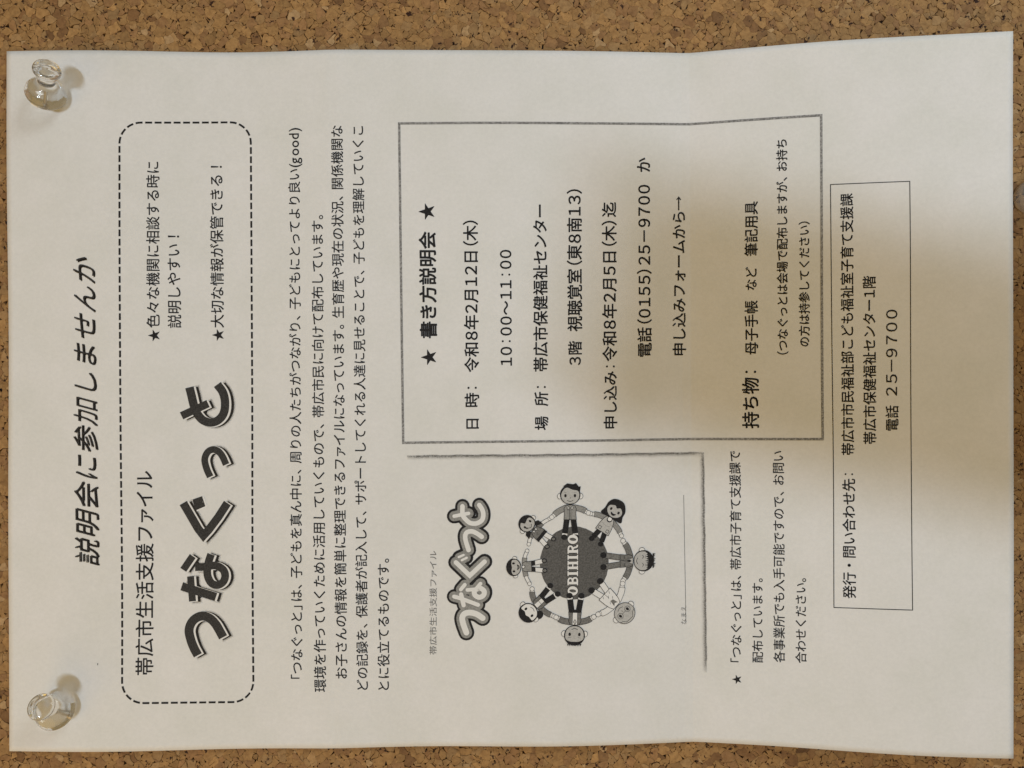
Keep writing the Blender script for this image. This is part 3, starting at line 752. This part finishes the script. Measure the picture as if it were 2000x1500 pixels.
R = np.random.RandomState(3)
S = 1.68
nx, ny = int(2*BX/S), int(2*BY/S)
gx = (-BX + (np.arange(nx)+.5)*2*BX/nx)[:, None] + R.uniform(-.49, .49, (nx, ny))*S
gy = (-BY + (np.arange(ny)+.5)*2*BY/ny)[None, :] + R.uniform(-.49, .49, (nx, ny))*S
wt = R.uniform(0, 1, (nx, ny))**2.4 * 4.2      # power-diagram weights: large and small granules
ca, sa = math.cos(.6), math.sin(.6)
GV, GF, GT = [], [], []
gn = 0
LOOK = 3
for i in range(nx):
    for j in range(ny):
        x, y = gx[i, j], gy[i, j]
        if -118 < x < 108 and -80 < y < 72: continue
        w0 = wt[i, j]
        cell = [(x-5, y-5), (x+5, y-5), (x+5, y+5), (x-5, y+5)]
        nb_ = []
        for a in range(max(0, i-LOOK), min(nx, i+LOOK+1)):
            for b_ in range(max(0, j-LOOK), min(ny, j+LOOK+1)):
                if a == i and b_ == j: continue
                dx, dy = gx[a, b_]-x, gy[a, b_]-y; d2 = dx*dx+dy*dy
                if d2 < 46: nb_.append((d2, dx, dy, wt[a, b_]))
        nb_.sort()
        for d2, dx, dy, w1 in nb_:
            lim = (d2 + w0 - w1)/2
            vals = [(px-x)*dx+(py-y)*dy-lim for px, py in cell]
            if max(vals) <= 0: continue
            out = []; n = len(cell)
            for k in range(n):
                v0, v1 = vals[k], vals[(k+1) % n]; p, q_ = cell[k], cell[(k+1) % n]
                if v0 <= 0: out.append(p)
                if (v0 < 0 < v1) or (v1 < 0 < v0):
                    t = v0/(v0-v1); out.append((p[0]+(q_[0]-p[0])*t, p[1]+(q_[1]-p[1])*t))
            cell = out
            if len(cell) < 3: break
        if len(cell) < 3: continue
        P = np.array(cell); C = P.mean(0)
        area2 = abs(np.sum(P[:, 0]*np.roll(P[:, 1], -1)-P[:, 1]*np.roll(P[:, 0], -1)))/2
        if area2 < .25: continue
        # rough outline: corners cut by different amounts, edges bowed
        n = len(P); cut = R.uniform(.02, .13, n); cut[R.rand(n) < .26] = .40
        ring = []
        for k in range(n):
            p = P[k]; a = P[k-1]; b2 = P[(k+1) % n]
            ring.append(p+(a-p)*cut[k]); ring.append(p+(b2-p)*cut[k])
            if np.linalg.norm(b2-p) > .8: ring.append((p+b2)/2 + R.normal(0, .03, 2))
        ring = np.array(ring)
        # bent outlines: a warp shared by neighbours keeps the joints tight
        def warp(q):
            x_, y_ = q[:, 0], q[:, 1]
            return q + np.c_[.30*np.sin(y_*2.3+.7*np.sin(x_*1.1))+.15*np.sin(x_*4.1+y_*3.3), .30*np.sin(x_*2.1+.8*np.sin(y_*1.3+2))+.15*np.sin(y_*4.7-x_*2.9)]
        ring = warp(ring); C = ring.mean(0)
        n = len(ring)
        e = (ring-C); le = np.linalg.norm(e, axis=1)[:, None]+1e-6
        gap = R.uniform(-.02, .03) if R.rand() > .10 else R.uniform(.05, .14)
        ring = ring - e/le*(gap + R.uniform(-.03, .03, (n, 1)))
        le2 = np.linalg.norm(ring-C, axis=1)[:, None]+1e-6
        inner = C + (ring-C)*np.maximum(.3, 1-.16/le2)
        h = R.normal(-.11, .045); tl = R.normal(0, .03, 2)
        zo = np.clip(h-.045+((ring-C)@tl)+R.normal(0, .012, n), -.4, -.02); zi = np.clip(h+((inner-C)@tl), -.35, .0)
        vv = np.concatenate([np.c_[ring, np.full(n, -1.20)], np.c_[ring, zo], np.c_[inner, zi], [[C[0], C[1], min(0, h+.02)]]])
        GV.append(vv)
        for k in range(n):
            k2 = (k+1) % n
            GF.append((gn+k, gn+k2, gn+n+k2, gn+n+k)); GF.append((gn+n+k, gn+n+k2, gn+2*n+k2, gn+2*n+k)); GF.append((gn+2*n+k, gn+2*n+k2, gn+3*n))
        t = R.normal(0, 1); u_ = R.rand()
        base = np.array([.375, .225, .082])*(1+.10*t)
        if u_ < .022: base = np.array([.47, .32, .15])*(1+.08*t)
        elif u_ < .075: base = np.array([.25, .138, .052])*(1+.12*t)
        elif u_ < .30: base = np.array([.33, .190, .075])*(1+.08*t)
        elif u_ < .45: base = np.array([.38, .240, .098])*(1+.08*t)
        base = base*[.93, .865, .87]
        GT += [tuple(np.clip(base, .02, .8))]*len(vv)
        gn += len(vv)
GV = np.concatenate(GV)*MM
me = bpy.data.meshes.new("cork_granules")
me.from_pydata(GV.tolist(), [], GF)
me.materials.append(M_CORK)
ca_ = me.color_attributes.new("tone", 'FLOAT_COLOR', 'POINT')
ca_.data.foreach_set('color', np.c_[np.array(GT), np.ones(len(GT))].ravel())
me.update()
gran = link(bpy.data.objects.new("cork_granules", me), board)
gran['kind'] = 'stuff'

# ------------------------------------------------------------------ push pins
PROFILE = [(0, -1.9), (2.0, -1.8), (3.7, -1.3), (4.9, -.35), (5.4, .7), (5.4, 1.6), (5.0, 2.6), (4.2, 3.5), (3.3, 4.3), (2.7, 4.9), (2.35, 5.6), (2.25, 6.8), (2.3, 8.2), (2.6, 9.0), (3.1, 9.5), (3.5, 9.9), (3.65, 10.4), (3.6, 10.9), (3.3, 11.4), (2.6, 11.75), (1.4, 11.85), (0, 11.85)]
def lathe(profile, n=64):
    prof = smooth_path([np.array(p, float) for p in profile[1:-1]], 3)
    prof = [np.array((0., profile[0][1]))] + prof + [np.array((0., profile[-1][1]))]
    vs_, fs_ = [(0, 0, prof[0][1]*MM)], []
    rows = prof[1:-1]
    for r_, z_ in rows:
        for k in range(n):
            t = 2*math.pi*k/n; vs_.append((r_*math.cos(t)*MM, r_*math.sin(t)*MM, z_*MM))
    vs_.append((0, 0, prof[-1][1]*MM)); last = len(vs_)-1
    for k in range(n): fs_.append((0, 1+(k+1) % n, 1+k))
    for i in range(len(rows)-1):
        for k in range(n):
            a = 1+i*n+k; b_ = 1+i*n+(k+1) % n; fs_.append((a, b_, b_+n, a+n))
    a = 1+(len(rows)-1)*n
    for k in range(n): fs_.append((a+k, a+(k+1) % n, last))
    return vs_, fs_
pv, pf = lathe(PROFILE)
grip_me = bpy.data.meshes.new("grip"); grip_me.from_pydata(pv, [], pf); grip_me.materials.append(M_CLEAR)
grip_me.polygons.foreach_set('use_smooth', [True]*len(pf)); grip_me.update()
nvx, nfx = lathe([(0, -9), (.05, -8.9), (.30, -7.2), (.34, -5.5), (.34, 0), (.34, 1.0), (.34, 2.0), (.30, 2.2), (0, 2.2)], 16)
needle_me = bpy.data.meshes.new("needle"); needle_me.from_pydata(nvx, [], nfx); needle_me.materials.append(M_STEEL)
needle_me.polygons.foreach_set('use_smooth', [True]*len(nfx)); needle_me.update()
def push_pin(at, axis, label, skin=None):
    root = bpy.data.objects.new("push_pin", None); root.empty_display_size = .005
    axis = Vector(axis).normalized(); base = Vector(at)*MM - axis*1.9*MM
    root.matrix_world = Matrix.Translation(base) @ axis.to_track_quat('Z', 'Y').to_matrix().to_4x4()
    COL.objects.link(root); bpy.context.view_layer.update()
    thing(root, label, "push pin", "clear push pins in the cork board")
    for nm, me_ in (("grip", grip_me), ("needle", needle_me)):
        if skin is not None and nm == "grip":
            me_ = me_.copy(); me_.materials[0] = skin
        o = bpy.data.objects.new(nm, me_); COL.objects.link(o); o.parent = root
    return root
push_pin((-133.11, 86.233, 6.2), (0.485, 0.406, 0.775), "clear push pin leaning up and away at the upper left corner of the flyer")
push_pin((-130.79, -95.518, 5.8), (0.089, 0.484, 0.87), "clear push pin seen almost end on, at the lower left corner of the flyer")
push_pin((162.9, 57.45, 2.8), (-.16, .06, 1), "clear plastic push pin in bare cork, half cut off at the right edge", M_BRIGHTENED)

# ------------------------------------------------------------------ the photographer's phone, whose soft shadow falls on the sheet
def slab(x0, x1, y0, y1, z0, z1, r, m_, name, parent):
    bm = bmesh.new(); prof = []
    for (cx, cy, a0) in ((x1-r, y1-r, 0), (x0+r, y1-r, 90), (x0+r, y0+r, 180), (x1-r, y0+r, 270)):
        for k in range(9):
            t = math.radians(a0+90*k/8); prof.append((cx+r*math.cos(t), cy+r*math.sin(t)))
    f = bm.faces.new([bm.verts.new((x*MM, y*MM, z0*MM)) for x, y in prof])
    g = bmesh.ops.extrude_face_region(bm, geom=[f])
    bmesh.ops.translate(bm, verts=[q for q in g['geom'] if isinstance(q, bmesh.types.BMVert)], vec=(0, 0, (z1-z0)*MM))
    bmesh.ops.recalc_face_normals(bm, faces=bm.faces)
    bmesh.ops.bevel(bm, geom=[e for e in bm.edges if abs(e.verts[0].co.z-e.verts[1].co.z) < 1e-7], offset=.8*MM, segments=3, affect='EDGES')
    me_ = bpy.data.meshes.new(name); bm.to_mesh(me_); bm.free(); me_.materials.append(m_)
    o = bpy.data.objects.new(name, me_); COL.objects.link(o); o.parent = parent; return o
ph = bpy.data.objects.new("mobile_phone", None); COL.objects.link(ph)
ph.location = (0, 0, D0*MM); ph.rotation_euler = (0, 0, math.radians(-11))
thing(ph, "dark mobile phone held out over the flyer, known only by its soft shadow", "phone")
slab(-14, 132, -56, 13, 1.5, 9.5, 9, M_SHELL, "shell", ph)
slab(-10, 128, -53, 10, 9.55, 9.9, 6, M_LENS, "screen", ph)
for (lx, ly) in ((-6, 5.5), (10, -10)):
    v_, f_ = lathe([(0, -.6), (3.4, -.6), (3.8, -.2), (3.8, 1.4), (0, 1.4)], 28)
    me_ = bpy.data.meshes.new("lens_ring"); me_.from_pydata(v_, [], f_); me_.materials.append(M_LENS)
    o = bpy.data.objects.new("lens_ring", me_); COL.objects.link(o); o.parent = ph; o.location = (lx*MM, ly*MM, 0)
